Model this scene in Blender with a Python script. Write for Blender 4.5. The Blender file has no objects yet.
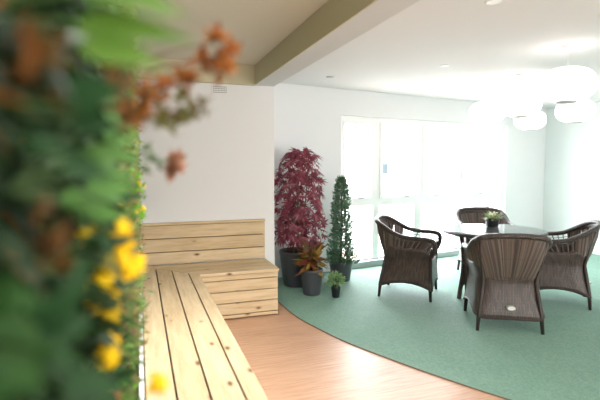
import bpy, math, random
from mathutils import Vector as V, Matrix
random.seed(11)
S = bpy.context.scene
COL = S.collection
PI = math.pi

# ------------------------------------------------------------------ mesh helper
class MB:
    def __init__(s): s.v=[]; s.f=[]; s.uv=[]; s.sm=[]
    def add(s, vs, fs, uvs=None, smooth=True):
        n=len(s.v); s.v+= [tuple(p) for p in vs]
        s.uv += list(uvs) if uvs else [(p[0],p[1]) for p in vs]
        s.f += [tuple(i+n for i in f) for f in fs]; s.sm += [smooth]*len(fs)
    def box(s, a, b):
        x0,y0,z0=a; x1,y1,z1=b
        vs=[(x0,y0,z0),(x1,y0,z0),(x1,y1,z0),(x0,y1,z0),(x0,y0,z1),(x1,y0,z1),(x1,y1,z1),(x0,y1,z1)]
        s.add(vs,[(3,2,1,0),(4,5,6,7),(0,1,5,4),(1,2,6,5),(2,3,7,6),(3,0,4,7)],smooth=False)
    def prism(s, poly, z0, z1):
        n=len(poly)
        vs=[(x,y,z0) for x,y in poly]+[(x,y,z1) for x,y in poly]
        fs=[tuple(range(n-1,-1,-1)),tuple(range(n,2*n))]+[(i,(i+1)%n,n+(i+1)%n,n+i) for i in range(n)]
        s.add(vs,fs,smooth=False)
    def tube(s, pts, r, n=8, cap=True):
        pts=[V(p) for p in pts]; m=len(pts)
        rs=r if isinstance(r,(list,tuple)) else [r]*m
        t0=(pts[1]-pts[0]).normalized()
        up=V((0,0,1)) if abs(t0.z)<.9 else V((1,0,0))
        nx=t0.cross(up).normalized(); vs=[]; uv=[]; L=0
        for i,p in enumerate(pts):
            t=(pts[min(i+1,m-1)]-pts[max(i-1,0)]).normalized()
            nx=(nx-t*nx.dot(t)).normalized(); ny=t.cross(nx)
            if i: L+=(p-pts[i-1]).length
            for k in range(n):
                a=2*PI*k/n; vs.append(p+(nx*math.cos(a)+ny*math.sin(a))*rs[i]); uv.append((k/n*.1+L,L-k/n*.05))
        fs=[(i*n+k,i*n+(k+1)%n,(i+1)*n+(k+1)%n,(i+1)*n+k) for i in range(m-1) for k in range(n)]
        if cap: fs+=[tuple(range(n-1,-1,-1)),tuple((m-1)*n+k for k in range(n))]
        s.add(vs,fs,uv)
    def lathe(s, prof, n=32, c=(0,0,0), axis=None):
        vs=[];uv=[]
        for (r,z) in prof:
            for k in range(n):
                a=2*PI*k/n; vs.append((c[0]+r*math.cos(a),c[1]+r*math.sin(a),c[2]+z)); uv.append((a*max(r,.05),z+r))
        m=len(prof)
        fs=[(i*n+k,i*n+(k+1)%n,(i+1)*n+(k+1)%n,(i+1)*n+k) for i in range(m-1) for k in range(n)]
        fs+=[tuple(range(n-1,-1,-1)),tuple((m-1)*n+k for k in range(n))]
        s.add(vs,fs,uv)
    def leaf(s, base, d, nrm, L, W, droop=.25, seg=4, fold=.25, tip=.62):
        base=V(base); d=V(d).normalized(); nrm=V(nrm); nrm=(nrm-d*nrm.dot(d))
        if nrm.length<1e-4: nrm=d.orthogonal()
        nrm.normalize(); sd=d.cross(nrm); vs=[]; uv=[]
        for i in range(seg+1):
            t=i/seg; w=W*.5*max(.06,math.sin(PI*min(1,t**tip*.97+.03))) if 0<i<seg else W*.04
            p=base+d*(L*t)-nrm*(droop*L*t*t)
            for q in (-1,0,1): vs.append(p+sd*(w*q)+nrm*(abs(q)*w*fold)); uv.append((q*.5+.5,t))
        fs=[]
        for i in range(seg):
            for q in (0,1): fs.append((i*3+q,i*3+q+1,i*3+q+4,i*3+q+3))
        s.add(vs,fs,uv)
    def ball(s, c, r, n=12, m=8, sz=1., jit=0.):
        vs=[];uv=[]
        for i in range(m+1):
            th=PI*i/m
            for k in range(n):
                a=2*PI*k/n; rr=r*(1+random.uniform(-jit,jit))
                vs.append((c[0]+rr*max(math.sin(th),.01)*math.cos(a),c[1]+rr*max(math.sin(th),.01)*math.sin(a),c[2]-rr*sz*math.cos(th))); uv.append((a,th))
        fs=[(i*n+k,i*n+(k+1)%n,(i+1)*n+(k+1)%n,(i+1)*n+k) for i in range(m) for k in range(n)]
        s.add(vs,fs,uv)
    def build(s, name, mat, parent=None, bevel=0):
        me=bpy.data.meshes.new(name); me.from_pydata(s.v,[],s.f); me.update()
        me.polygons.foreach_set('use_smooth',s.sm)
        ul=me.uv_layers.new(name='UVMap')
        idx=[0]*len(me.loops); me.loops.foreach_get('vertex_index',idx)
        ul.data.foreach_set('uv',[c for i in idx for c in s.uv[i]])
        me.materials.append(mat)
        o=bpy.data.objects.new(name,me); COL.objects.link(o)
        if parent: o.parent=parent
        if bevel:
            b=o.modifiers.new('bevel','BEVEL'); b.width=bevel; b.segments=2; b.limit_method='ANGLE'; b.angle_limit=.6
        return o

def thing(name,label,cat,loc=(0,0,0),rz=0,group=None):
    o=bpy.data.objects.new(name,None); COL.objects.link(o); o.empty_display_size=.1
    o.location=loc; o.rotation_euler=(0,0,rz); tag(o,label,cat,group); return o
def tag(o,label,cat,group=None):
    o['label']=label; o['category']=cat
    if group: o['group']=group
    return o
def struct(o): o['kind']='structure'; return o
def dup(root,loc,rz,label,group=None):
    r=root.copy(); COL.objects.link(r); r.location=loc; r.rotation_euler=(0,0,rz); r['label']=label
    if group: r['group']=group
    for ch in list(root.children):
        c=ch.copy(); COL.objects.link(c); c.parent=r
        for g in list(ch.children):
            d=g.copy(); COL.objects.link(d); d.parent=c
    return r
def spline(P,n):
    P=[V(p) for p in P]; Q=[2*P[0]-P[1]]+P+[2*P[-1]-P[-2]]; out=[]
    for i in range(n):
        t=i/(n-1)*(len(P)-1); k=min(int(t),len(P)-2); u=t-k
        a,b,c,d=Q[k:k+4]
        out.append(.5*((2*b)+(c-a)*u+(2*a-5*b+4*c-d)*u*u+(3*b-a-3*c+d)*u**3))
    return out

# ------------------------------------------------------------------ materials
def mat(name, col, rough=.6, spec=.5, **kw):
    m=bpy.data.materials.new(name); m.use_nodes=True
    b=m.node_tree.nodes['Principled BSDF']
    b.inputs['Base Color'].default_value=(*col,1); b.inputs['Roughness'].default_value=rough
    b.inputs['Specular IOR Level'].default_value=spec
    for k,v in kw.items(): b.inputs[k.replace('_',' ')].default_value=v
    return m
def nd(m,t,**kw):
    n=m.node_tree.nodes.new(t)
    for k,v in kw.items(): setattr(n,k,v)
    return n
def lk(m,a,b): m.node_tree.links.new(a,b)
def bsdf(m): return m.node_tree.nodes['Principled BSDF']
def ramp(m,fac,stops,interp='LINEAR'):
    r=nd(m,'ShaderNodeValToRGB'); r.color_ramp.interpolation=interp
    e=r.color_ramp.elements
    while len(e)<len(stops): e.new(.5)
    for x,(p,c) in zip(e,stops): x.position=p; x.color=(*c,1)
    lk(m,fac,r.inputs[0]); return r.outputs[0]
def math_(m,op,a,b=None):
    n=nd(m,'ShaderNodeMath',operation=op)
    for i,x in enumerate((a,b)):
        if x is None: continue
        if isinstance(x,(int,float)): n.inputs[i].default_value=x
        else: lk(m,x,n.inputs[i])
    return n.outputs[0]
def mix(m,fac,a,b,blend='MIX'):
    n=nd(m,'ShaderNodeMix',data_type='RGBA',blend_type=blend)
    for i,x in ((0,fac),(6,a),(7,b)):
        if isinstance(x,(int,float)): n.inputs[i].default_value=x
        elif isinstance(x,tuple): n.inputs[i].default_value=(*x,1)
        else: lk(m,x,n.inputs[i])
    return n.outputs[2]
def bump(m,h,strength=.3,dist=.01):
    n=nd(m,'ShaderNodeBump'); n.inputs['Strength'].default_value=strength; n.inputs['Distance'].default_value=dist
    lk(m,h,n.inputs['Height']); lk(m,n.outputs[0],bsdf(m).inputs['Normal'])
def mapped(m,scale,coord='Object',loc=None):
    c=nd(m,'ShaderNodeTexCoord'); mp=nd(m,'ShaderNodeMapping'); mp.inputs['Scale'].default_value=scale
    lk(m,c.outputs[coord],mp.inputs[0])
    if loc is not None: lk(m,loc,mp.inputs['Location'])
    return mp.outputs[0]
def noise(m,vec,scale,detail=3,rough=.5):
    n=nd(m,'ShaderNodeTexNoise'); n.inputs['Scale'].default_value=scale; n.inputs['Detail'].default_value=detail
    n.inputs['Roughness'].default_value=rough
    if vec is not None: lk(m,vec,n.inputs['Vector'])
    return n.outputs['Fac']

def paint(name,col,rough=.8):
    m=mat(name,col,rough,.3); f=noise(m,mapped(m,(1,1,1)),180,2); bump(m,f,.06,.002)
    return m
def timber(name,axis,reed=False):
    m=mat(name,(.6,.4,.2),.62,.3)
    oi=nd(m,'ShaderNodeObjectInfo'); off=nd(m,'ShaderNodeVectorMath',operation='SCALE')
    cv=nd(m,'ShaderNodeCombineXYZ'); lk(m,oi.outputs['Random'],cv.inputs[0]); lk(m,oi.outputs['Random'],cv.inputs[1]); lk(m,oi.outputs['Random'],cv.inputs[2])
    lk(m,cv.outputs[0],off.inputs[0]); off.inputs['Scale'].default_value=37.0
    sc=(.9,9,9) if axis=='x' else (9,.9,9)
    vec=mapped(m,sc,'Object',off.outputs[0])
    g=noise(m,vec,3.2,6,.62)
    base=ramp(m,g,[(.3,(.49,.365,.225)),(.5,(.60,.47,.305)),(.7,(.68,.55,.38))])
    tint=ramp(m,oi.outputs['Random'],[(0,(.92,.88,.8)),(1,(1.05,1.05,1.02))])
    c=mix(m,1.,base,tint,'MULTIPLY')
    ksc=(4.2,8.5,8.5) if axis=='x' else (8.5,4.2,8.5)
    vo=nd(m,'ShaderNodeTexVoronoi'); vo.inputs['Scale'].default_value=1.; lk(m,mapped(m,ksc,'Object',off.outputs[0]),vo.inputs['Vector'])
    sep=nd(m,'ShaderNodeSeparateColor'); lk(m,vo.outputs['Color'],sep.inputs[0])
    has=math_(m,'GREATER_THAN',sep.outputs[0],.36)
    d=math_(m,'ADD',vo.outputs['Distance'],math_(m,'MULTIPLY',math_(m,'SUBTRACT',noise(m,vec,6,2),.5),.06))
    k=ramp(m,d,[(.045,(1,1,1)),(.10,(.45,.45,.45)),(.17,(0,0,0))])
    kk=math_(m,'MULTIPLY',k,has)
    c=mix(m,kk,c,(.15,.075,.03))
    lk(m,c,bsdf(m).inputs['Base Color'])
    if reed:
        w=nd(m,'ShaderNodeTexWave',wave_type='BANDS',bands_direction='X' if axis=='y' else 'Y'); w.inputs['Scale'].default_value=38
        lk(m,mapped(m,(1,1,1)),w.inputs['Vector']); bump(m,w.outputs['Fac'],.35,.002)
    else: bump(m,g,.15,.003)
    return m
def foliage(name,cols,trans=.35,rough=.45,veins=False):
    m=mat(name,cols[0],rough,.2)
    geo=nd(m,'ShaderNodeNewGeometry')
    c=ramp(m,geo.outputs['Random Per Island'],[(i/max(1,len(cols)-1),c) for i,c in enumerate(cols)])
    if veins:
        uv=nd(m,'ShaderNodeTexCoord'); n=noise(m,mapped(m,(9,5,1),'UV'),2.5,2)
        c=mix(m,ramp(m,n,[(.45,(0,0,0)),(.58,(1,1,1))]),c,veins)
    lk(m,c,bsdf(m).inputs['Base Color'])
    tr=nd(m,'ShaderNodeBsdfTranslucent'); lk(m,c,tr.inputs['Color'])
    mx=nd(m,'ShaderNodeMixShader'); mx.inputs[0].default_value=trans
    lk(m,bsdf(m).outputs[0],mx.inputs[1]); lk(m,tr.outputs[0],mx.inputs[2])
    lk(m,mx.outputs[0],m.node_tree.nodes['Material Output'].inputs['Surface'])
    return m
def weave(name,c1,c2,bw=.034,rh=.016):
    m=mat(name,c1,.36,.7)
    br=nd(m,'ShaderNodeTexBrick'); br.offset=.5
    for k,v in (('Scale',1),('Brick Width',bw),('Row Height',rh),('Mortar Size',rh*.2),('Mortar Smooth',1.),('Bias',0.)): br.inputs[k].default_value=v
    br.inputs['Color1'].default_value=(*c1,1); br.inputs['Color2'].default_value=(*c2,1); br.inputs['Mortar'].default_value=(.012,.009,.008,1)
    uv=nd(m,'ShaderNodeTexCoord'); lk(m,uv.outputs['UV'],br.inputs['Vector'])
    lk(m,br.outputs['Color'],bsdf(m).inputs['Base Color'])
    bump(m,math_(m,'SUBTRACT',1.,br.outputs['Fac']),.8,.006)
    return m
def glass(name,tint=(1,1,1),ior=1.45):
    m=bpy.data.materials.new(name); m.use_nodes=True; nt=m.node_tree; nt.nodes.remove(bsdf(m))
    t=nd(m,'ShaderNodeBsdfTransparent'); t.inputs[0].default_value=(*tint,1)
    g=nd(m,'ShaderNodeBsdfGlossy'); g.inputs['Roughness'].default_value=.02
    fr=nd(m,'ShaderNodeFresnel'); fr.inputs[0].default_value=ior
    ge=nd(m,'ShaderNodeNewGeometry'); fa=math_(m,'MULTIPLY',fr.outputs[0],math_(m,'SUBTRACT',1.,ge.outputs['Backfacing']))
    mx=nd(m,'ShaderNodeMixShader'); lk(m,fa,mx.inputs[0]); lk(m,t.outputs[0],mx.inputs[1]); lk(m,g.outputs[0],mx.inputs[2])
    lk(m,mx.outputs[0],nt.nodes['Material Output'].inputs['Surface']); return m
def emit(name,col,st):
    m=mat(name,col,.5); bsdf(m).inputs['Emission Color'].default_value=(*col,1); bsdf(m).inputs['Emission Strength'].default_value=st; return m

M_white=paint('wall_paint_white',(.745,.757,.77))
M_mint=paint('wall_paint_mint',(.755,.80,.795))
M_ceil=paint('ceiling_paint',(.76,.755,.77))
M_olive=paint('bulkhead_olive',(.56,.53,.38))  # olive tone on the beam side and end-wall bulkhead
M_ceil_l=paint('ceiling_paint_cream',(.70,.69,.63))
M_frame=mat('window_frame_white',(.9,.9,.905),.4)
M_glass=glass('window_glass')
M_timx=timber('timber_along_x','x'); M_timy=timber('timber_along_y','y')
M_deckx=timber('decking_along_x','x',True); M_decky=timber('decking_along_y','y',True)
M_dark=mat('dark_gap',(.02,.015,.01),.9)
# vinyl plank floor
M_floor=mat('oak_vinyl_floor',(.5,.3,.17),.4,.75)
br=nd(M_floor,'ShaderNodeTexBrick'); br.offset=.37
for k,v in (('Scale',1),('Brick Width',1.1),('Row Height',.095),('Mortar Size',.0008),('Mortar Smooth',.2),('Bias',0.)): br.inputs[k].default_value=v
br.inputs['Color1'].default_value=(.50,.285,.165,1); br.inputs['Color2'].default_value=(.60,.37,.23,1); br.inputs['Mortar'].default_value=(.34,.2,.12,1)
lk(M_floor,mapped(M_floor,(1,1,1)),br.inputs['Vector'])
fg=noise(M_floor,mapped(M_floor,(1.2,22,1)),3,5,.6)
lk(M_floor,mix(M_floor,.5,br.outputs['Color'],ramp(M_floor,fg,[(.35,(.36,.19,.105)),(.62,(.66,.43,.30))])),bsdf(M_floor).inputs['Base Color'])
M_carpet=mat('green_carpet',(.13,.3,.21),.7,.3,Sheen_Weight=.2,Sheen_Roughness=.4,Sheen_Tint=(.75,1,.9,1))
cf=noise(M_carpet,mapped(M_carpet,(1,1,1)),55,4,.7); cf2=noise(M_carpet,mapped(M_carpet,(1,1,1)),5,3)
cc=ramp(M_carpet,cf,[(.3,(.11,.235,.165)),(.5,(.16,.31,.23)),(.7,(.24,.39,.31))])
lk(M_carpet,mix(M_carpet,.25,cc,ramp(M_carpet,cf2,[(.3,(.13,.265,.20)),(.7,(.20,.345,.275))])),bsdf(M_carpet).inputs['Base Color'])
bump(M_carpet,noise(M_carpet,mapped(M_carpet,(1,1,1)),240,2),.6,.008)
M_weave=weave('brown_rattan_weave',(.105,.074,.062),(.048,.034,.030),.055,.015)
M_cane=mat('brown_rattan_cane',(.1,.07,.06),.38,.6)
_g=nd(M_cane,'ShaderNodeNewGeometry'); lk(M_cane,ramp(M_cane,_g.outputs['Random Per Island'],[(0,(.045,.032,.028)),(.5,(.10,.07,.058)),(1,(.20,.15,.125))]),bsdf(M_cane).inputs['Base Color'])
M_braid=weave('brown_rattan_braid',(.095,.066,.055),(.045,.032,.028),.03,.02)
M_leg=mat('dark_brown_leg',(.035,.025,.022),.4)
M_badge=mat('badge_metal',(.75,.75,.72),.3,Metallic=.4)
M_pot=mat('charcoal_pot',(.062,.066,.076),.35,.5)
M_black=mat('black_plastic_pot',(.012,.013,.016),.3)
M_soil=mat('soil',(.05,.032,.02),.95)
M_bark=mat('bark',(.16,.10,.06),.8)
M_lamp=emit('lit_lamp_shade',(1,.985,.95),.33)
M_metal=mat('white_metal',(.8,.8,.8),.35)
M_grey=mat('grey_metal',(.45,.45,.44),.35,Metallic=.6)

# ------------------------------------------------------------------ setting
WY=4.68                                  # face of the end wall behind the bench
P0=V((2.719,5.693,0)); WD=V((2.065,.342,0)).normalized(); WN=V((-WD.y,WD.x,0))   # window wall line and outward normal
def wp(s,n,z): p=P0+WD*s+WN*n; return (p.x,p.y,z)
def wbox(mb,s0,s1,n0,n1,z0,z1):
    vs=[wp(s,n,z) for z in (z0,z1) for s,n in ((s0,n0),(s1,n0),(s1,n1),(s0,n1))]
    mb.add(vs,[(3,2,1,0),(4,5,6,7),(0,1,5,4),(1,2,6,5),(2,3,7,6),(3,0,4,7)],smooth=False)
CZ=2.44
m=MB(); m.box((-.45,-3,-.1),(7.2,6.9,0)); struct(m.build('floor',M_floor))
curve=[(1.345,4.68),(1.352,4.3),(1.38,3.954),(1.447,3.659),(1.523,3.367),(1.61,3.13),(1.746,2.81),(1.885,2.516),(2.085,2.14),(2.36,1.7),(2.72,1.2),(3.2,.65),(3.8,.1),(4.6,-.5)]
cp=[(p.x,p.y) for p in spline([(x,y,0) for x,y in curve],60)]
e0=wp(-1.42,.02,0); e1=wp(4.28,.02,0)
m=MB(); m.prism(cp+[(6.9,-.5),(e1[0],e1[1]),(e0[0],e0[1])],0.0005,.006); struct(m.build('floor_carpet',M_carpet))
m=MB(); m.tube([(x-.003,y,.003) for x,y in cp],.006,6); struct(m.build('trim_1',mat('carpet_edge_trim',(.16,.13,.09),.6)))
m=MB(); m.box((-.45,WY,0),(1.345,5.6,CZ)); struct(m.build('wall_back',M_white))
m=MB(); m.box((-.45,-3,0),(-.3,WY,CZ)); struct(m.build('wall_left',M_white))
m=MB(); m.box((6.9,-3,0),(7.1,6.9,CZ)); struct(m.build('wall_right',M_mint))
m=MB()
S0,S1,ZT=-.165,3.19,2.1
wbox(m,-1.5,S0,0,.22,0,CZ); wbox(m,S1,4.5,0,.22,0,CZ); wbox(m,S0,S1,0,.22,ZT,CZ)
struct(m.build('wall_window_side',M_white))
m=MB(); m.box((-.45,-3,CZ),(1.24,5.6,CZ+.12)); struct(m.build('ceiling',M_ceil_l))
m=MB(); m.box((1.24,-3,CZ),(7.2,6.9,CZ+.12)); struct(m.build('ceiling_lounge',M_ceil))
# dropped beam: olive side, underside coloured darker than the ceiling for its weaker light
m=MB(); m.box((1.14,-3,2.245),(1.345,WY-.001,CZ-.001)); struct(m.build('trim_2',paint('beam_dimmed_grey',(.62,.63,.65))))
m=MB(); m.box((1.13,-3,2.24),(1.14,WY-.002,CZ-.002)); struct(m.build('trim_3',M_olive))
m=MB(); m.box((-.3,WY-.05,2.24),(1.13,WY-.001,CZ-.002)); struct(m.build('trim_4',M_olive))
m=MB(); wbox(m,S1,4.26,-.012,-.001,0.006,.1); struct(m.build('baseboard_window_side',M_white))
m=MB(); m.box((6.888,-2.9,.006),(6.899,6.2,.1)); struct(m.build('baseboard_right',M_white))
# white edging board between bench and planted wall
m=MB(); m.box((-.022,.3,0),(-.002,WY-.03,.468)); struct(m.build('trim_5',M_white))

# window wall: one glazed unit, its bars and its panes
win=bpy.data.objects.new('window_1',None); COL.objects.link(win); win['kind']='structure'
fr=MB(); n0,n1=.06,.13
wbox(fr,S0,S0+.06,n0,n1,0,ZT); wbox(fr,S1-.06,S1,n0,n1,0,ZT); wbox(fr,S0+.06,S1-.06,n0,n1,ZT-.06,ZT); wbox(fr,S0+.06,S1-.06,n0,n1,0,.11)
fr.build('frame',M_frame,win)
bars=[(.43,.54),(1.205,1.345),(2.08,2.19),(2.79,2.88)]
for a,b in bars:
    k=MB(); wbox(k,a,b,n0+.005,n1-.005,.11,ZT-.06); k.build('mullion',M_frame,win)
edges=[S0+.06]+[x for ab in bars for x in ab]+[S1-.06]
for i in range(0,len(edges),2):
    a,b=edges[i],edges[i+1]
    k=MB(); wbox(k,a,b,n0+.005,n1-.005,.86,.955); k.build('transom',M_frame,win)
    if i in (0,2,4,6):
        k=MB()   # inner sash of the upper light
        for s0,s1,z0,z1 in ((a,a+.045,.955,ZT-.06),(b-.045,b,.955,ZT-.06),(a+.045,b-.045,.955,.98),(a+.045,b-.045,ZT-.105,ZT-.06)): wbox(k,s0,s1,n0-.012,n0+.03,z0,z1)
        k.build('sash',M_frame,win)
    for z0,z1 in ((.112,.858),(.957,ZT-.062)):
        k=MB(); wbox(k,a+.001,b-.001,.092,.098,z0,z1); k.build('pane',M_glass,win)
for s in (.2,1.02,1.62,2.6):
    k=MB(); wbox(k,s-.05,s+.05,n0-.035,n0-.022,.965,.985); wbox(k,s-.012,s+.012,n0-.022,n0-.012,.962,.988); k.build('handle',M_grey,win)
k=MB(); wbox(k,S0,S1,-.03,.058,.0065,.085); k.build('sill',mat('sill_shaded_grey',(.42,.48,.49),.5),win)  # the rail's shade is put into this darker grey colour
# outside: pale paving under an overcast sky
m=MB(); m.box((-30,6.4,-.25),(60,70,-.12)); struct(m.build('ground_outside',mat('pale_paving',(.42,.42,.40),.9)))
# pale notice on the pane
k=MB(); wbox(k,.60,.72,.088,.0915,1.30,1.46); tag(k.build('window_notice',mat('pale_blue_notice',(.42,.52,.62),.6)),'small pale blue notice stuck on the second upper window pane','notice')

# vent on end wall
vt=thing('ventilation_grille','small white ventilation grille high on the end wall','vent',(.778,WY,2.181))
k=MB(); k.box((-.077,-.012,-.043),(.077,-.0005,.043)); k.build('plate',M_metal,vt,.002)
k=MB()
for r in range(4):
    for c in range(9): x=-.064+c*.0157; z=-.032+r*.0185; k.box((x,-.0135,z),(x+.0095,-.0118,z+.0085))
o=k.build('slots',mat('vent_slot_grey',(.12,.12,.13),.7),vt)

# ------------------------------------------------------------------ timber corner bench
bn=thing('corner_bench','L-shaped pale pine decking bench with plank backrest in the corner','bench',(0,0,0))
SZ=.45; T=.028; FY=4.13; RX=.487; EX=1.235; BY=WY-.036
gx=[.0,.127,.263,.400,RX]
def miter(x): return FY+(RX-x)/(RX-0.0)*(BY-FY)      # inner corner -> back corner
for i in range(4):
    a=gx[i]+.0042; b=gx[i+1]-.0042 if i<3 else gx[i+1]
    k=MB(); k.prism([(a,.35),(b,.35),(b,miter(b)-.003),(a,miter(a)-.003)],SZ-T,SZ); k.build('seat_board',M_decky,bn,.003)
gy=[FY,FY+.125,FY+.255,FY+.385,BY]
def imit(y): return RX-(y-FY)/(BY-FY)*RX
for i in range(4):
    a=gy[i]+(.003 if i else 0); b=gy[i+1]-.003
    k=MB(); k.prism([(imit(a)+.003,a),(EX,a),(EX,b),(imit(b)+.003,b)],SZ-T,SZ); k.build('seat_board',M_deckx,bn,.003)
zs=[0.008,.045,.155,.262,.370,SZ-T]
for i in range(5):
    k=MB(); k.box((RX-.05,FY+.012,zs[i]+.0035),(EX-.012,FY+.036,zs[i+1]-.0035)); k.build('front_board',M_timx,bn,.003)
    k=MB(); k.box((EX-.036,FY+.038,zs[i]+.0035),(EX-.012,BY,zs[i+1]-.0035)); k.build('side_board',M_timy,bn,.003)
    k=MB(); k.box((RX-.036,.35,zs[i]+.0035),(RX-.012,FY+.01,zs[i+1]-.0035)); k.build('front_board',M_timy,bn,.003)
zb=[SZ+.002,.575,.708,.842]
for i in range(3):
    k=MB(); k.box((-.018,BY+.004,zb[i]+.004),(EX-.004,BY+.030,zb[i+1]-.004)); k.build('back_board',M_timx,bn,.003)
k=MB(); k.box((-.018,BY-.006,.8425),(EX,BY+.034,.866)); k.build('cap_rail',M_timx,bn,.003)
k=MB(); k.box((0.03,BY+.031,.46),(EX-.02,BY+.0345,.84)); k.box((.02,.4,.05),(RX-.04,FY,SZ-T-.004)); k.box((.02,FY+.04,.05),(EX-.04,BY,SZ-T-.004)); k.build('gap_shade_fill',M_dark,bn)  # near-black sheet and blocks stand in for shade behind the board gaps

# ------------------------------------------------------------------ rattan chair (faces +x)
def make_chair(label,group):
    t=thing('rattan_armchair',label,'chair',(0,0,0),0,group)
    half=[(.275,.292,.47),(.302,.298,.56),(.292,.302,.632),(.22,.306,.655),(.08,.308,.660),(-.05,.309,.680),(-.155,.310,.728),(-.235,.298,.775),(-.30,.252,.812),(-.335,.15,.832),(-.345,0,.838)]
    full=half+[(x,-y,z) for x,y,z in half[-2::-1]]
    N=97; rim=spline(full,N)
    k=MB(); k.tube(rim,[.018+.006*min(1,min(i,N-1-i)/8) for i in range(N)],10); k.build('rim',M_braid,t)
    # plan outlines, rounded back corners
    def U(hw,xf,xb,r):
        P=[(xf,hw)]; n=8
        for i in range(n+1):
            a=PI/2*i/n; P.append((xb+r-r*math.sin(a),hw-r+r*math.cos(a)))
        P+=[(x,-y) for x,y in P[::-1]]
        # resample evenly
        L=[0]
        for a,b in zip(P,P[1:]): L.append(L[-1]+math.dist(a,b))
        out=[]
        for i in range(N):
            s=L[-1]*i/(N-1); j=max(j for j in range(len(L)) if L[j]<=s+1e-9); j=min(j,len(P)-2)
            u=(s-L[j])/(L[j+1]-L[j]); out.append((P[j][0]+(P[j+1][0]-P[j][0])*u,P[j][1]+(P[j+1][1]-P[j][1])*u))
        return out
    top=U(.252,.262,-.235,.13); bot=U(.285,.285,-.285,.08)
    ZS=.435
    def arch(x,y):
        fx=1-(2*abs(x)/.57)**2 if abs(y)>.2 else 0; fy=1-(2*abs(y)/.57)**2 if abs(x)>.2 else 0
        return .118+(.07*max(0,fx) if abs(y)>.2 else .07*max(0,fy) if x>.2 else 0)
    def prof(i):
        """rim point, seat point, bottom point and the height the solid weave reaches"""
        r=rim[i]; s=V((*top[i],ZS)); b=V((*bot[i],arch(*bot[i]))); return r,s,b
    k=MB(); vs=[];uv=[]; rows=9; up=4; L=0
    for i in range(N):
        r,s,b=prof(i); 
        if i: L+=math.dist(bot[i],bot[i-1])
        hs=.5*(1 if r.z<.72 else max(0,1-(r.z-.72)/.1))
        col=[]
        for q in range(rows+1):
            u=q/rows; w=(1-u)**1.6; p=V((s.x+(b.x-s.x)*w,s.y+(b.y-s.y)*w,b.z+(s.z-b.z)*u)); col.append(p)
        for q in range(1,up+1):
            u=q/up*max(.03,hs); col.append(s.lerp(V((r.x,r.y,r.z)),u))
        for p in col: vs.append(p); uv.append((p.z,L))
    R=rows+up+1
    k.add(vs,[(i*R+q,(i+1)*R+q,(i+1)*R+q+1,i*R+q+1) for i in range(N-1) for q in range(R-1)],uv)
    # front apron
    vs=[];uv=[]
    for i in range(25):
        y=-.285+.57*i/24; zb=.118+.07*(1-(2*y/.57)**2)
        for q in range(7):
            u=q/6; vs.append((.285-.02*u,y*(1-.115*u),zb+(.42-zb)*u)); uv.append((vs[-1][2],y))
    k.add(vs,[(i*7+q,(i+1)*7+q,(i+1)*7+q+1,i*7+q+1) for i in range(24) for q in range(6)],uv)
    sk=k.build('woven_skirt',M_weave,t)
    so=sk.modifiers.new('thick','SOLIDIFY'); so.thickness=.012; so.offset=0
    e=MB(); e.tube([V((*bot[i],arch(*bot[i]))) for i in range(N)]+[(.285,-.285+.57*i/12,.118+.07*(1-(2*(-.285+.57*i/12)/.57)**2)) for i in range(1,13)],.011,6); e.build('skirt_edging',M_braid,sk)
    # open canes between seat and rim, with thin wefts
    k=MB(); acc=0; last=None
    canes=[]
    for i in range(N):
        if last is None or math.dist(top[i],last)>=(.0135 if rim[i].z>.69 else .024): canes.append(i); last=top[i]
    for i in canes:
        r,s,b=prof(i); d=(r-s)
        pts=[s.lerp(r,u)+V((-.02*math.sin(PI*u) if s.x<-.2 else 0,0,0)) for u in (0,.35,.7,1)]
        k.tube(pts,.0060,5,False)
    for i in range(20,N-21):
        if rim[i].z>.70:
            r0,s0,b=prof(i); r2,s2,b2=prof(i+1)
            for w in (.34,.67):
              r=r0.lerp(r2,w); s=s0.lerp(s2,w)
              k.tube([s.lerp(r,u)+V((-.02*math.sin(PI*u) if s.x<-.2 else 0,0,0)) for u in (.08,.35,.7,1)],.0060,5,False)
    for u in ([.2,.5,.8]):
        pts=[]
        for i in range(8,N-8,2):
            r,s,b=prof(i); pts.append(s.lerp(r,u)+V((-.02*math.sin(PI*u) if s.x<-.2 else 0,0,0)))
        k.tube(pts,.0035,5)
    k.build('cane_panel',M_cane,t)
    # woven inner band of the back top under the rim
    k=MB(); vs=[];uv=[]
    for j,i in enumerate(range(30,N-30)):
        r,s,b=prof(i)
        for q in range(3): 
            p=s.lerp(r,.86+.07*q); vs.append(p); uv.append((j*.015,p.z))
    n=N-60; k.add(vs,[(a*3+q,(a+1)*3+q,(a+1)*3+q+1,a*3+q+1) for a in range(n-1) for q in range(2)],uv)
    o=k.build('back_band',M_weave,t); q=o.modifiers.new('thick','SOLIDIFY'); q.thickness=.01; q.offset=0
    # seat
    k=MB(); out=[(x*.97,y*.95) for x,y in top]; c=(.0,0.)
    vs=[];uv=[]
    for f,z in ((1,.402),(1,.43),(.93,.447),(.6,.456),(.25,.458)):
        for x,y in out: vs.append((c[0]+(x-c[0])*f,y*f,z)); uv.append((x*f,y*f))
    fs=[(g*N+i,g*N+(i+1)%N,(g+1)*N+(i+1)%N,(g+1)*N+i) for g in range(4) for i in range(N)]+[tuple(range(4*N,5*N)),tuple(range(N-1,-1,-1))]
    k.add(vs,fs,uv); k.build('seat',M_weave,t)
    for sy in (1,-1):
        k=MB(); k.tube([(.272,sy*.272,0),(.262,sy*.262,.16),(.262,sy*.264,.45),(.278,sy*.286,.56)],[.015,.02,.02,.016],8); k.build('leg',M_leg,t)
        k=MB(); k.tube([(-.275,sy*.262,0),(-.262,sy*.250,.15),(-.215,sy*.212,.43),(-.245,sy*.24,.62),(-.292,sy*.262,.785)],[.014,.02,.018,.015,.013],8); k.build('leg',M_leg,t)
    k=MB(); vs=[]
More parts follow.
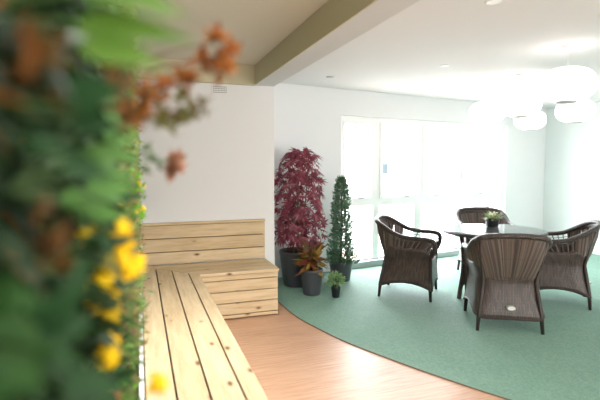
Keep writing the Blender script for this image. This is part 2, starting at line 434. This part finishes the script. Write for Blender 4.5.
    n=16; k.add([(-.302,.034*math.cos(2*PI*a/n),.215+.017*math.sin(2*PI*a/n)) for a in range(n)]+[(-.26,.034*math.cos(2*PI*a/n),.215+.017*math.sin(2*PI*a/n)) for a in range(n)],
        [tuple(range(n-1,-1,-1)),tuple(range(n,2*n))]+[(a,(a+1)%n,n+(a+1)%n,n+a) for a in range(n)],smooth=False)
    b=k.build('badge',M_badge,t); b['label']='small oval metal badge'
    return t
TC=V((3.57,3.945,0))
G='rattan armchairs round the glass table'
ch=make_chair('brown rattan armchair with its back to the camera and an oval badge',G)
ch.location=(3.085,3.265,.006); ch.rotation_euler=(0,0,math.atan2(.87,.49))
dup(ch,(2.81,4.375,.006),math.atan2(-.66,.75),'brown rattan armchair standing alone between the potted plants and the table')
dup(ch,(4.15,3.625,.006),math.atan2(.71,-.70),'brown rattan armchair nearest the mint wall, showing its inner back')
dup(ch,(4.20,4.78,.006),math.atan2(-.9,-.42),'brown rattan armchair on the window side, mostly hidden behind the table')

# ------------------------------------------------------------------ table
TA=math.atan2(4.006-TC.y,3.19-TC.x)
tb=thing('rattan_table','round glass-topped brown rattan table between the four armchairs','table',(TC.x,TC.y,.006))
k=MB(); k.lathe([(.40,.694),(.49,.692),(.517,.698),(.527,.715),(.520,.732),(.50,.736),(.40,.736)],64); k.build('woven_rim',M_braid,tb)
k=MB(); k.lathe([(.03,.702),(.41,.702),(.41,.728),(.03,.728)],48); k.build('woven_top',M_weave,tb)
k=MB(); k.lathe([(.02,.7375),(.50,.7375),(.512,.7375),(.517,.741),(.513,.7447),(.509,.745),(.40,.745),(.02,.745)],64); k.build('glass_top',glass('table_glass',(.93,.97,.97),2.8),tb)
LR=[(.375,0),(.362,.1),(.335,.28),(.335,.46),(.365,.692)]
def legp(a,z):
    for (r0,z0),(r1,z1) in zip(LR,LR[1:]):
        if z<=z1: r=r0+(r1-r0)*(z-z0)/(z1-z0); return (math.cos(a)*r,math.sin(a)*r,z)
for j in range(4):
    a=TA+j*PI/2
    k=MB(); k.tube(spline([legp(a,z) for z in (0,.1,.28,.46,.691)],12),.024,10); k.build('leg',M_braid,tb)
    k=MB(); vs=[];uv=[]
    for i in range(13):
        u=i/12; zb=.13+.08*math.sin(PI*u); zt=.56-.06*math.sin(PI*u)
        for q in range(9):
            z=zb+(zt-zb)*q/8; p=V(legp(a,z)).lerp(V(legp(a+PI/2,z)),u); p=V((p.x*(1+.16*math.sin(PI*u)),p.y*(1+.16*math.sin(PI*u)),z)); vs.append(p); uv.append((z,u*.5))
    k.add(vs,[(i*9+q,(i+1)*9+q,(i+1)*9+q+1,i*9+q+1) for i in range(12) for q in range(8)],uv)
    o=k.build('woven_side',M_weave,tb); q=o.modifiers.new('thick','SOLIDIFY'); q.thickness=.012; q.offset=0

# ------------------------------------------------------------------ potted plants
def pot(parent,r,rb,h,matl,rim=.012):
    k=MB(); k.lathe([(rb*.2,0),(rb*.94,0),(rb,.012),(r*.985,h-.03),(r,h-.025),(r,h-.004),(r-.004,h),(r-rim,h),(r-rim-.004,h-.05),(.02,h-.052)],40); k.build('pot',matl,parent)
    k=MB(); k.lathe([(r-rim-.006,h-.051),(r*.6,h-.035),(.02,h-.03)],24); k.build('soil',M_soil,parent)
def rnd(a,b): return random.uniform(a,b)
def rdir(zlo=-1,zhi=1):
    a=rnd(0,2*PI); z=rnd(zlo,zhi); q=math.sqrt(max(0,1-z*z)); return V((q*math.cos(a),q*math.sin(a),z))

F_red=foliage('maple_leaf_burgundy',[(.22,.045,.07),(.33,.09,.13),(.27,.06,.085),(.46,.20,.24)],.4)
mp=thing('potted_maple','tall burgundy-leaved maple in the largest charcoal pot, beside the bench','potted plant',(1.755,5.13,.006),0,'potted plants in the corner')
pot(mp,.215,.165,.415,M_pot)
for sx,sy,tx,ty in ((-.05,0,-.10,.03),(.02,.03,.03,.06),(.05,-.03,.12,-.04),(-.01,-.05,-.02,-.09)):
    k=MB(); k.tube(spline([(sx,sy,.38),(sx*1.1,sy,.7),(tx*.8,ty,1.05),(tx,ty,1.5)],10),[.013-.001*i for i in range(10)],7); k.build('trunk',M_bark,mp)
k=MB()
def palm(mb,c,out,size):
    out=V(out).normalized(); d=(out*rnd(.2,.9)+V((0,0,rnd(-1.0,-.1)))+rdir()*.45).normalized(); nr=(V((0,0,.6))+out*1.5+rdir()*.5)
    nr=(nr-d*nr.dot(d)).normalized(); sd=d.cross(nr)
    for a,l in ((-1.9,.5),(-1.25,.75),(-.6,.93),(0,1),(.6,.93),(1.25,.75),(1.9,.5)):
        dd=d*math.cos(a)+sd*math.sin(a); mb.leaf(c,dd,nr,size*l,size*.22,.22,3,.15,.6)
for n in range(330):
    z=rnd(.5,1.60); u=(z-.47)/1.13
    R=.33*(1 if u<.55 else max(.25,1-((u-.55)/.5)**2*.62))*rnd(.75,1.0) if n%4 else .25*rnd(.3,1)*(1 if u<.7 else .6)
    a=rnd(0,2*PI); c=V((.025+R*math.cos(a)*.9,R*math.sin(a)*.84,z)); palm(k,c,(math.cos(a),math.sin(a),.1),rnd(.09,.125))
k.build('foliage',F_red,mp)
k=MB()
for n in range(26):
    a=rnd(0,2*PI); z=rnd(.6,1.5); k.tube([(0,0,z-.06),(.12*math.cos(a),.12*math.sin(a),z),(.25*math.cos(a),.25*math.sin(a),z+.02)],.0035,4,False)
k.build('branches',M_bark,mp)

F_cyp=foliage('cypress_green',[(.06,.14,.075),(.11,.21,.12),(.16,.28,.18),(.08,.17,.095)],.3)
cy=thing('potted_cypress','slim dark green topiary conifer in a charcoal pot, next to the window','potted plant',(2.335,5.15,.006),0,'potted plants in the corner')
pot(cy,.145,.115,.235,M_pot)
k=MB(); k.tube([(0,0,.2),(.01,0,.7),(0,0,1.2)],[.016,.012,.006],7); k.build('trunk',M_bark,cy)
k=MB()
for n in range(3600):
    z=.22+1.05*rnd(0,1)**1.3; u=(z-.25)/1.04
    R=.185*(1-.40*min(1,u/.35)) if u<.35 else .106*(1-.12*(u-.35)/.4) if u<.75 else .094*max(.12,1-((u-.75)/.26)**1.6)
    a=rnd(0,2*PI); R*=1+.10*math.sin(a*1-z*16)
    rr=R*rnd(.3,1.03); c=V((rr*math.cos(a),rr*math.sin(a),z))
    k.leaf(c,V((math.cos(a)*.7,math.sin(a)*.7,rnd(.1,1.1)))+rdir()*.4,rdir(),rnd(.035,.06),.019,.1,2,.1)
k.build('foliage',F_cyp,cy)

F_cro=foliage('croton_leaf',[(.06,.15,.03),(.25,.035,.03),(.50,.36,.06),(.10,.20,.04),(.20,.03,.03),(.34,.32,.07)],.3,.3,(.18,.06,.035))
cr=thing('potted_croton','bushy croton with red and yellow leaves in the front charcoal pot','potted plant',(1.775,4.69,.006),0,'potted plants in the corner')
pot(cr,.127,.098,.285,M_pot)
k=MB()
for j in range(4): k.tube([(rnd(-.02,.02),rnd(-.02,.02),.24),(rnd(-.05,.05),rnd(-.05,.05),.42)],.006,6)
k.build('stem',M_bark,cr)
k=MB()
for n in range(110):
    a=rnd(0,2*PI); el=rnd(-.45,1.15); z=.28+.13*rnd(0,1)+.06*max(0,el)
    d=V((math.cos(a)*math.cos(el),math.sin(a)*math.cos(el),math.sin(el))); k.leaf(V((.03*math.cos(a),.03*math.sin(a),z)),d,V((.2,-.6,.8))+rdir()*.5,rnd(.11,.19),rnd(.042,.062),.4,5,.12)
k.build('leaves',F_cro,cr)

F_pale=foliage('pale_green_leaf',[(.16,.32,.10),(.25,.42,.16),(.34,.48,.24),(.12,.26,.09)],.35)
sm=thing('small_potted_plant','little pale green bushy plant in a small black pot on the carpet','potted plant',(1.975,4.485,.006),0,'potted plants in the corner')
pot(sm,.052,.04,.125,M_black,.005)
k=MB()
for j in range(14): 
    a=rnd(0,2*PI); k.tube([(0,0,.08),(.03*math.cos(a),.03*math.sin(a),.15),(.06*math.cos(a),.06*math.sin(a),rnd(.17,.25))],.002,4,False)
k.build('stem',mat('green_stem',(.12,.2,.06),.6),sm)
k=MB()
for n in range(420):
    d=rdir(-.35,1); c=V((0,0,.175))+V((d.x*.085,d.y*.085,d.z*.095))*rnd(.55,1.05)
    k.leaf(c,d+rdir()*.5,rdir(),rnd(.022,.036),.016,.2,2,.2)
k.build('foliage',F_pale,sm)

tp=thing('table_planter','pale green succulent in a glossy black pot on the glass table','potted plant',(3.70,4.10,.7515),0,)
pot(tp,.074,.066,.092,M_black,.006)
k=MB()
for n in range(60):
    a=rnd(0,2*PI); el=rnd(.15,1.4); rr=.055*rnd(0,1); c=V((rr*math.cos(a),rr*math.sin(a),.08))
    k.leaf(c,(math.cos(a)*math.cos(el),math.sin(a)*math.cos(el),math.sin(el)),(0,0,1),rnd(.07,.115),rnd(.02,.028),.25,4,.3)
k.build('leaves',foliage('succulent_leaf',[(.22,.34,.12),(.36,.46,.22),(.5,.55,.36),(.18,.28,.1)],.3),tp)
M_wf=mat('white_flower',(.75,.74,.6),.7)
for n in range(14):
    a=rnd(0,2*PI); k=MB(); k.ball((.05*math.cos(a)*rnd(.2,1.1),.05*math.sin(a)*rnd(.2,1.1),rnd(.12,.165)),.011,8,5,.7); k.build('flower',M_wf,tp)

# ------------------------------------------------------------------ lamps and ceiling fittings
def pendant(label):
    t=thing('pendant_lamp',label,'lamp',(0,0,0),0,'white globe pendant lamps')
    k=MB(); n=14; prof=[]
    for i in range(n+1):
        th=PI*(.06+.88*i/n); e=.85
        prof.append((.225*math.sin(th)**.8,-.148*math.copysign(abs(math.cos(th))**e,math.cos(th))))
    k.lathe(prof,36); k.build('shade',M_lamp,t)
    k=MB(); k.lathe([(.068,-.152),(.082,-.152),(.082,-.14),(.068,-.14)],28); k.build('ring',M_grey,t)
    k=MB(); k.tube([(0,0,.14),(0,0,CZ-2.115-.02)],.003,6); k.build('cord',M_metal,t)
    k=MB(); k.lathe([(.01,CZ-2.115-.03),(.05,CZ-2.115-.028),(.058,CZ-2.115-.008),(.058,CZ-2.115-.0005),(.01,CZ-2.115-.0005)],24); k.build('ceiling_rose',M_metal,t)
    return t
pl=pendant('largest looking white globe pendant lamp, the closest one, under a visible ceiling rose')
pl.location=(3.487,3.034,2.115)
for p,l in (((5.207,4.396,2.115),'white globe pendant lamp seen just below the closest one'),
            ((4.044,4.112,2.115),'white globe pendant lamp hanging nearly over the table pot'),
            ((5.634,5.521,2.115),'smallest looking white globe pendant lamp before the mint wall corner'),
            ((4.302,4.925,2.115),'white globe pendant lamp overlapping the top of the window')):
    dup(pl,p,0,l)
def downlight(p,label,on):
    t=thing('downlight',label,'light',p,0,'recessed ceiling downlights')
    k=MB(); k.lathe([(.030,-.006),(.045,-.006),(.048,-.001),(.030,-.001)],24); k.build('bezel',M_metal if on else M_grey,t)
    k=MB(); k.lathe([(.005,-.004),(.0295,-.004),(.0295,-.0015),(.005,-.0015)],20); k.build('lamp',emit('downlight_lamp',(1,.98,.94),3),t)
downlight((2.10,2.375,CZ),'lit recessed downlight at the top edge of the view',1)
downlight((2.097,4.95,CZ),'recessed downlight near the beam end, above the conifer',0)
downlight((2.96,4.02,CZ),'recessed downlight over the middle of the carpet before the window',1)

def added_fill(x,y,e):
    L=bpy.data.lights.new('added_fill','AREA'); L.shape='DISK'; L.size=.16; L.energy=e; L.color=(1,.98,.95); L.spread=2.1
    o=bpy.data.objects.new('added_fill',L); COL.objects.link(o); o.location=(x,y,CZ-.004)
for x,y,e in ((.30,2.40,6.0),(.30,.9,2.5),(.30,-.5,2.5)): added_fill(x,y,e)  # unseen disc lights added above the bench to brighten it

# ------------------------------------------------------------------ planted wall
yaw=math.radians(19.2414); pitch=math.radians(4.2272); FPX=460.; H=1.42
cR=V((math.cos(yaw),-math.sin(yaw),0)); cF=V((math.sin(yaw)*math.cos(pitch),math.cos(yaw)*math.cos(pitch),-math.sin(pitch))); cU=V((math.sin(yaw)*math.sin(pitch),math.cos(yaw)*math.sin(pitch),math.cos(pitch)))
def at(x,y,d): return V((0,0,H))+(cF+cR*((x-300)/FPX)-cU*((y-200)/FPX))*d
F_dk=foliage('leaf_dark_green',[(.007,.022,.007),(.012,.038,.010),(.022,.055,.015)],.25,.6)
F_mid=foliage('leaf_mid_green',[(.014,.05,.012),(.024,.08,.016),(.05,.13,.026)],.3,.6)
F_teal=foliage('leaf_bluish_green',[(.012,.042,.014),(.022,.068,.02)],.2,.6)
F_lime=foliage('leaf_bright_green',[(.13,.36,.03),(.2,.45,.05),(.28,.52,.08)],.45)
F_rus=foliage('leaf_russet',[(.18,.06,.02),(.30,.10,.03),(.42,.17,.04),(.13,.07,.03)],.35,.6)
F_olive=foliage('leaf_olive',[(.12,.13,.03),(.2,.2,.06),(.16,.09,.04)],.35)
F_pink=foliage('leaf_dusky_pink',[(.38,.17,.11),(.45,.24,.15),(.26,.15,.09)],.35)
F_grey=foliage('leaf_grey_green',[(.14,.2,.11),(.2,.26,.15)],.35)
F_yel=foliage('petal_yellow',[(.85,.58,.01),(.9,.68,.02),(.8,.5,.005)],.3,.6)
M_stem=mat('brown_stem',(.12,.06,.03),.7); M_gstem=mat('plant_stem_green',(.07,.14,.04),.6)
gw=thing('green_wall','living wall of mixed dense green foliage rising behind the bench','green wall',(-.2,2.2,.47))
def loc(p): return V(p)-V((-.2,2.2,.47))
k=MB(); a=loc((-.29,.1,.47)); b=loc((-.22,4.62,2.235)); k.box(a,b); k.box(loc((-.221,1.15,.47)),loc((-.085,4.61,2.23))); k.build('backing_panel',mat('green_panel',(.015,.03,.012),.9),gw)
import mathutils
def nz(y,z,s): return mathutils.noise.noise(V((y*s,z*s,3.7)))
mbs={'dk':MB(),'mid':MB(),'lime':MB(),'rus':MB()}
for n in range(5200):
    y=.16+4.42*rnd(0,1)**2.1; z=rnd(.47,2.2)
    if n%3==0 and y>2.5: z=rnd(.47,1.5)
    far=min(1,max(0,(y-.5)/1.5))
    L=rnd(.05,.085)*(1-.55*far); lim=-.035+.05*min(1,max(0,(y-.38)/.35))*(.55+.45*nz(y,z,5)) if z>.75 else -.035
    x=rnd(-.20,lim-L*.75)+.02*nz(y,z,6)
    w=nz(y,z,3.1); kind='dk' if w<0 else 'mid'
    if y>1.1: kind='mid' if w<.12 else 'lime'
    if n%37==0: kind='rus'
    d=V((rnd(.35,1),rnd(-.7,.7),rnd(-.7,.6)))
    if y<.35: x=min(x,-.13)
    mbs[kind].leaf(loc((x,y,z)),d,V((.3,0,1))+rdir()*.5,L,L*rnd(.4,.6),.3,3)
# fine creeping growth along the far stretch, just over the bench edge
fine=MB()
for n in range(9500):
    y=1.15+3.44*rnd(0,1)**1.25; z=rnd(.475,2.22)
    q=.5+.5*nz(y,z,7)
    x=-.082+rnd(0,.03)+.085*q*rnd(.3,1)
    if z<.85: x=-.08+(x+.08)*.6
    fine.leaf(loc((x,y,z)),V((rnd(.1,1),rnd(-1,1),rnd(-.4,1))),rdir(),rnd(.02,.036),rnd(.009,.015),.2,2,.2)
for kx,nm,mt in (('dk','dark_foliage',F_dk),('mid','green_foliage',F_mid),('lime','bright_foliage',F_lime),('rus','russet_foliage',F_rus)):
    o=mbs[kx].build(nm,mt,gw); o['kind']='stuff'
o=fine.build('fine_foliage',foliage('fine_leaf',[(.09,.2,.05),(.16,.3,.07),(.2,.26,.1),(.26,.15,.09),(.3,.36,.1)],.4),gw); o['kind']='stuff'

def plant(name,label,cat,root,group='plants growing out of the green wall'):
    t=thing(name,label,cat,root,0,group); return t
def stems(t,root,tips,r,mt,sag=.02,name='stem'):
    for p in tips:
        q=V(p)-V(root); mid=q*.55+V((0,0,sag))
        k=MB(); k.tube(spline([(0,0,0),mid,q],7),[r*(1-.08*i) for i in range(7)],6); k.build(name,mt,t)
def rosette(mb,c,n,L,W,up=(0,0,1)):
    for i in range(n):
        d=(V(up)*rnd(-.1,.9)+rdir()).normalized(); mb.leaf(c+d*L*.05,d,rdir(),L*rnd(.7,1.1),W*rnd(.8,1.2),.25,3,.3)
def bloom(t,c,r,root):
    k=MB(); c=V(c)-V(root)
    k.ball(c,r*.62,10,7)
    for i in range(46):
        d=rdir(); k.leaf(c+d*r*.45,d+rdir()*.3,rdir(),r*.62,r*.42,.1,2,.2)
    k.build('flower',F_yel,t)
def flowers(label,root,pts,leaves):
    t=plant('yellow_flower',label,'flower',root,'yellow flowers on the green wall')
    P=[at(*p[:3]) for p in pts]
    stems(t,root,P,.0022,M_gstem,.015)
    for p,q in zip(P,pts): bloom(t,p,(.019 if len(q)<4 else q[3])*rnd(.9,1.12),root)
    k=MB()
    for i in range(leaves):
        p=random.choice(P)-V(root); c=p*rnd(.2,.9); k.leaf(c,V((rnd(0,1),rnd(-.6,.6),rnd(-.6,.8))),rdir(),rnd(.03,.05),rnd(.01,.016),.3,3)
    k.build('leaves',F_mid,t)
def flowers_(label,rx,pts,leaves): flowers(label,rx,[p for p in pts],leaves)
flowers_('topmost bunch of yellow button flowers on the green wall',(-.13,.60,1.28),
    [(119,229,.66),(100,240,.68),(112,248,.66),(129,270,.66),(101,284,.62),(118,262,.68),(137,264,.72),(88,238,.70),(123,246,.72),(108,262,.66)],26)
flowers_('middle sprig of yellow flowers, below the topmost bunch',(-.13,.58,1.16),[(108,313,.64),(112,300,.74),(96,303,.74)],12)
flowers_('lower pair of yellow flowers close to the white bench edging',(-.13,.56,1.06),[(108,356,.62),(110,341,.74),(97,349,.74,.013)],14)
flowers_('single low yellow flower sticking out over the bench planks',(-.11,.70,.95),[(158,384,.64,.017)],8)

# branch with russet tips reaching over the top of the view
root=at(95,118,.62); root.x=-.14
t=plant('russet_branch','arching branch with orange russet leaf tips, crossing the pale end wall','branch',root)
tips=[(216,40,.66),(231,55,.66),(222,70,.68),(203,62,.67),(186,82,.66),(166,88,.64),(150,98,.62),(140,112,.6)]
T=[at(*p) for p in tips]
stems(t,root,T,.0022,M_stem,.012)
k=MB()
for p in T: rosette(k,p-root,20,.026,.012)
k.build('russet_leaves',F_rus,t)
k=MB()
for p in [(203,108,.66),(196,112,.66),(190,118,.66),(178,114,.65),(170,122,.65),(163,112,.64),(158,122,.63),(184,98,.66)]:
    p=at(*p); rosette(k,p-root,9,.022,.010)
k.build('olive_leaves',F_olive,t)
stems(t,root,[at(203,108,.66),at(178,114,.65),at(160,120,.63)],.0016,M_stem,.01)
# dusky pink tip
root=at(130,165,.8); root.x=-.12
t=plant('pink_sprig','small dusky pink tipped sprig standing clear of the green wall','sprig',root)
T=[at(175,160,.8),at(174,172,.8),at(176,166,.82)]
stems(t,root,T[:1],.002,M_gstem,0)
k=MB()
for p in T: rosette(k,p-root,24,.022,.012)
k.build('pink_leaves',F_pink,t)
k=MB()
for p in [(150,160,.8),(157,164,.8),(146,150,.8),(148,172,.82)]: rosette(k,at(*p)-root,10,.018,.008)
k.build('grey_leaves',F_grey,t)
# broad leaved plants right by the lens
def broad(name,label,root,leaves,mt):
    t=plant(name,label,'plant',root)
    for (bx,by,bd,tx,ty,td,W) in leaves:
        b=at(bx,by,bd)-V(root); e=at(tx,ty,td)-V(root); d=e-b
        k=MB(); k.leaf(b,d,V((.4,-.9,.5)),d.length,W,.12,6,.18); k.build('leaf',mt,t)
        k=MB(); k.tube([(0,0,0),b*.6,b],.0016,5,False); k.build('stem',M_gstem,t)
r=at(60,20,.36); r.x=-.12
broad('bright_green_plant','plant with broad bright yellow-green leaves at the top of the green wall',r,
   [(75,25,.34,192,30,.34,.034),(85,-10,.34,186,5,.33,.038),(80,45,.33,165,60,.34,.03),(100,-30,.36,165,10,.36,.036)],foliage('leaf_fresh_green',[(.10,.23,.03),(.15,.28,.05)],.4,.6))
r=at(50,110,.33); r.x=-.11
broad('bluish_green_plant','plant with wide bluish green leaves, below the bright green one',r,
   [(60,105,.33,125,82,.33,.034),(70,120,.34,118,125,.34,.03),(60,160,.34,112,175,.36,.026),(20,140,.3,70,150,.31,.022)],F_teal)
r=at(30,310,.36); r.x=-.12
broad('glossy_leaf_plant','plant with glossy mid-green leaves, left of the lower yellow flowers',r,
   [(30,330,.36,85,285,.36,.03),(40,330,.36,92,322,.37,.036),(20,350,.33,80,365,.34,.03),(60,385,.38,128,388,.4,.03),(70,300,.4,85,255,.4,.022)],F_teal)
r=at(0,350,.3); r.x=-.10
broad('dark_leaf_plant','plant with large dark green leaves in the bottom corner',r,
   [(-40,380,.3,50,350,.3,.05),(-30,330,.28,45,390,.3,.05),(-40,290,.29,40,300,.3,.04)],F_mid)
r=at(60,190,.45); r.x=-.12
broad('pointed_leaf_plant','plant with pointed mid-green leaves, above the topmost yellow bunch',r,
   [(85,170,.45,125,140,.5,.03),(85,190,.5,135,185,.55,.03),(80,210,.5,128,215,.55,.026),(70,160,.45,118,170,.48,.03),(60,200,.45,105,205,.5,.03),
   (95,120,.6,132,105,.7,.024),(100,140,.65,143,132,.75,.024),(100,150,.6,146,158,.7,.022),(105,170,.65,140,178,.75,.024),(100,195,.6,132,200,.7,.022),(95,215,.6,125,232,.68,.024),(90,100,.55,128,92,.62,.026),(105,130,.7,138,118,.78,.02)],foliage('leaf_leafy_green',[(.05,.16,.03),(.09,.22,.05),(.13,.26,.07)],.4,.5))
F_bronze=foliage('leaf_bronze',[(.10,.045,.015),(.22,.08,.025),(.045,.05,.015),(.28,.11,.03)],.3,.6)
def russet(label,root,c,n,spread,L):
    t=plant('russet_plant',label,'plant',root)
    stems(t,root,[c],.002,M_stem,0)
    k=MB()
    for i in range(n):
        p=V(c)+V((rnd(-1,1)*.5,rnd(-1,1)*.5,rnd(-1,1)))*spread-V(root); d=rdir(); k.leaf(p,d,rdir(),L*rnd(.7,1.1),L*.42,.3,3)
    k.build('leaves',F_bronze,t)
r=at(20,65,.33); r.x=-.13
russet('copper brown leafy plant at the upper left of the green wall',r,at(36,65,.31),22,.022,.026)
r=at(30,245,.36); r.x=-.13
russet('copper brown leafy plant left of the topmost yellow flowers',r,at(50,240,.35),20,.026,.026)
r=at(95,120,.5); r.x=-.11
russet('bronze leafy plant at the base of the russet branch',r,at(125,95,.5),26,.034,.026)
# lime speckled sprigs and reddish spike further along the wall
r=at(122,215,1.5); r.x=-.07
t=plant('speckled_shrub','lime green shrublet with tiny yellow flecks, beside the backrest end',
        'plant',r)
T=[at(*p) for p in ((134,190,1.5),(130,205,1.5),(136,215,1.55),(128,225,1.5),(132,178,1.5),(126,195,1.5))]
stems(t,r,T,.003,M_gstem,.01)
k=MB()
for p in T: rosette(k,p-r,26,.04,.02)
k.build('leaves',F_lime,t)
for p in T:
    for i in range(5): k=MB(); k.ball(p-r+rdir()*.035,.006,6,4); k.build('flower',F_yel,t)
r=at(122,255,1.05); r.x=-.08
t=plant('red_spike_plant','reddish spiky sprig just right of the topmost yellow flowers','plant',r)
k=MB()
for (x,y) in ((143,228),(140,238),(146,240),(136,222),(143,250)):
    e=at(x,y,1.05)-r; k.leaf((0,0,0),e,V((0,-1,.3)),e.length,.009,.05,4)
k.build('leaves',foliage('red_spike',[(.32,.07,.04),(.42,.14,.07)],.3),t)

# ------------------------------------------------------------------ light and camera
w=bpy.data.worlds.new('sky'); S.world=w; w.use_nodes=True; nt=w.node_tree
bg=nt.nodes['Background']; bg.inputs['Strength'].default_value=1.0
tc=nt.nodes.new('ShaderNodeTexCoord'); vm=nt.nodes.new('ShaderNodeVectorMath'); vm.operation='DOT_PRODUCT'
nt.links.new(tc.outputs['Generated'],vm.inputs[0]); vm.inputs[1].default_value=(-.12,.80,.59)
rp=nt.nodes.new('ShaderNodeValToRGB'); e=rp.color_ramp.elements
e[0].position=.0; e[0].color=(1.15,1.12,1.08,1); e[1].position=1; e[1].color=(5.2,5.45,5.75,1)
mr=nt.nodes.new('ShaderNodeMapRange'); mr.inputs[1].default_value=-.2; mr.inputs[2].default_value=.9
nt.links.new(vm.outputs['Value'],mr.inputs[0]); nt.links.new(mr.outputs[0],rp.inputs[0]); nt.links.new(rp.outputs[0],bg.inputs[0])
def portal(name,s,z,sx,sz):
    L=bpy.data.lights.new(name,'AREA'); L.shape='RECTANGLE'; L.size=sx; L.size_y=sz; L.cycles.is_portal=True
    o=bpy.data.objects.new(name,L); COL.objects.link(o); o.location=wp(s,.25,z)
    o.rotation_euler=(WN*-1).to_track_quat('-Z','Z').to_euler(); return o
portal('window_daylight',(S0+S1)/2,ZT/2+.05,S1-S0,ZT)
cam=bpy.data.cameras.new('camera'); co=bpy.data.objects.new('camera',cam); COL.objects.link(co)
cam.sensor_width=36; cam.lens=FPX/600*36; cam.clip_start=.02
co.matrix_world=Matrix(((cR.x,cU.x,-cF.x,0),(cR.y,cU.y,-cF.y,0),(cR.z,cU.z,-cF.z,H),(0,0,0,1)))
cam.dof.use_dof=True; cam.dof.focus_distance=4.3; cam.dof.aperture_fstop=1.7
S.camera=co
S.view_settings.view_transform='Standard'; S.view_settings.look='None'; S.view_settings.gamma=1; S.view_settings.use_curve_mapping=False
S.view_settings.exposure=2.3
S.cycles.max_bounces=10; S.cycles.diffuse_bounces=6; S.cycles.transparent_max_bounces=12; S.cycles.use_denoising=True
S.cycles.sample_clamp_indirect=8
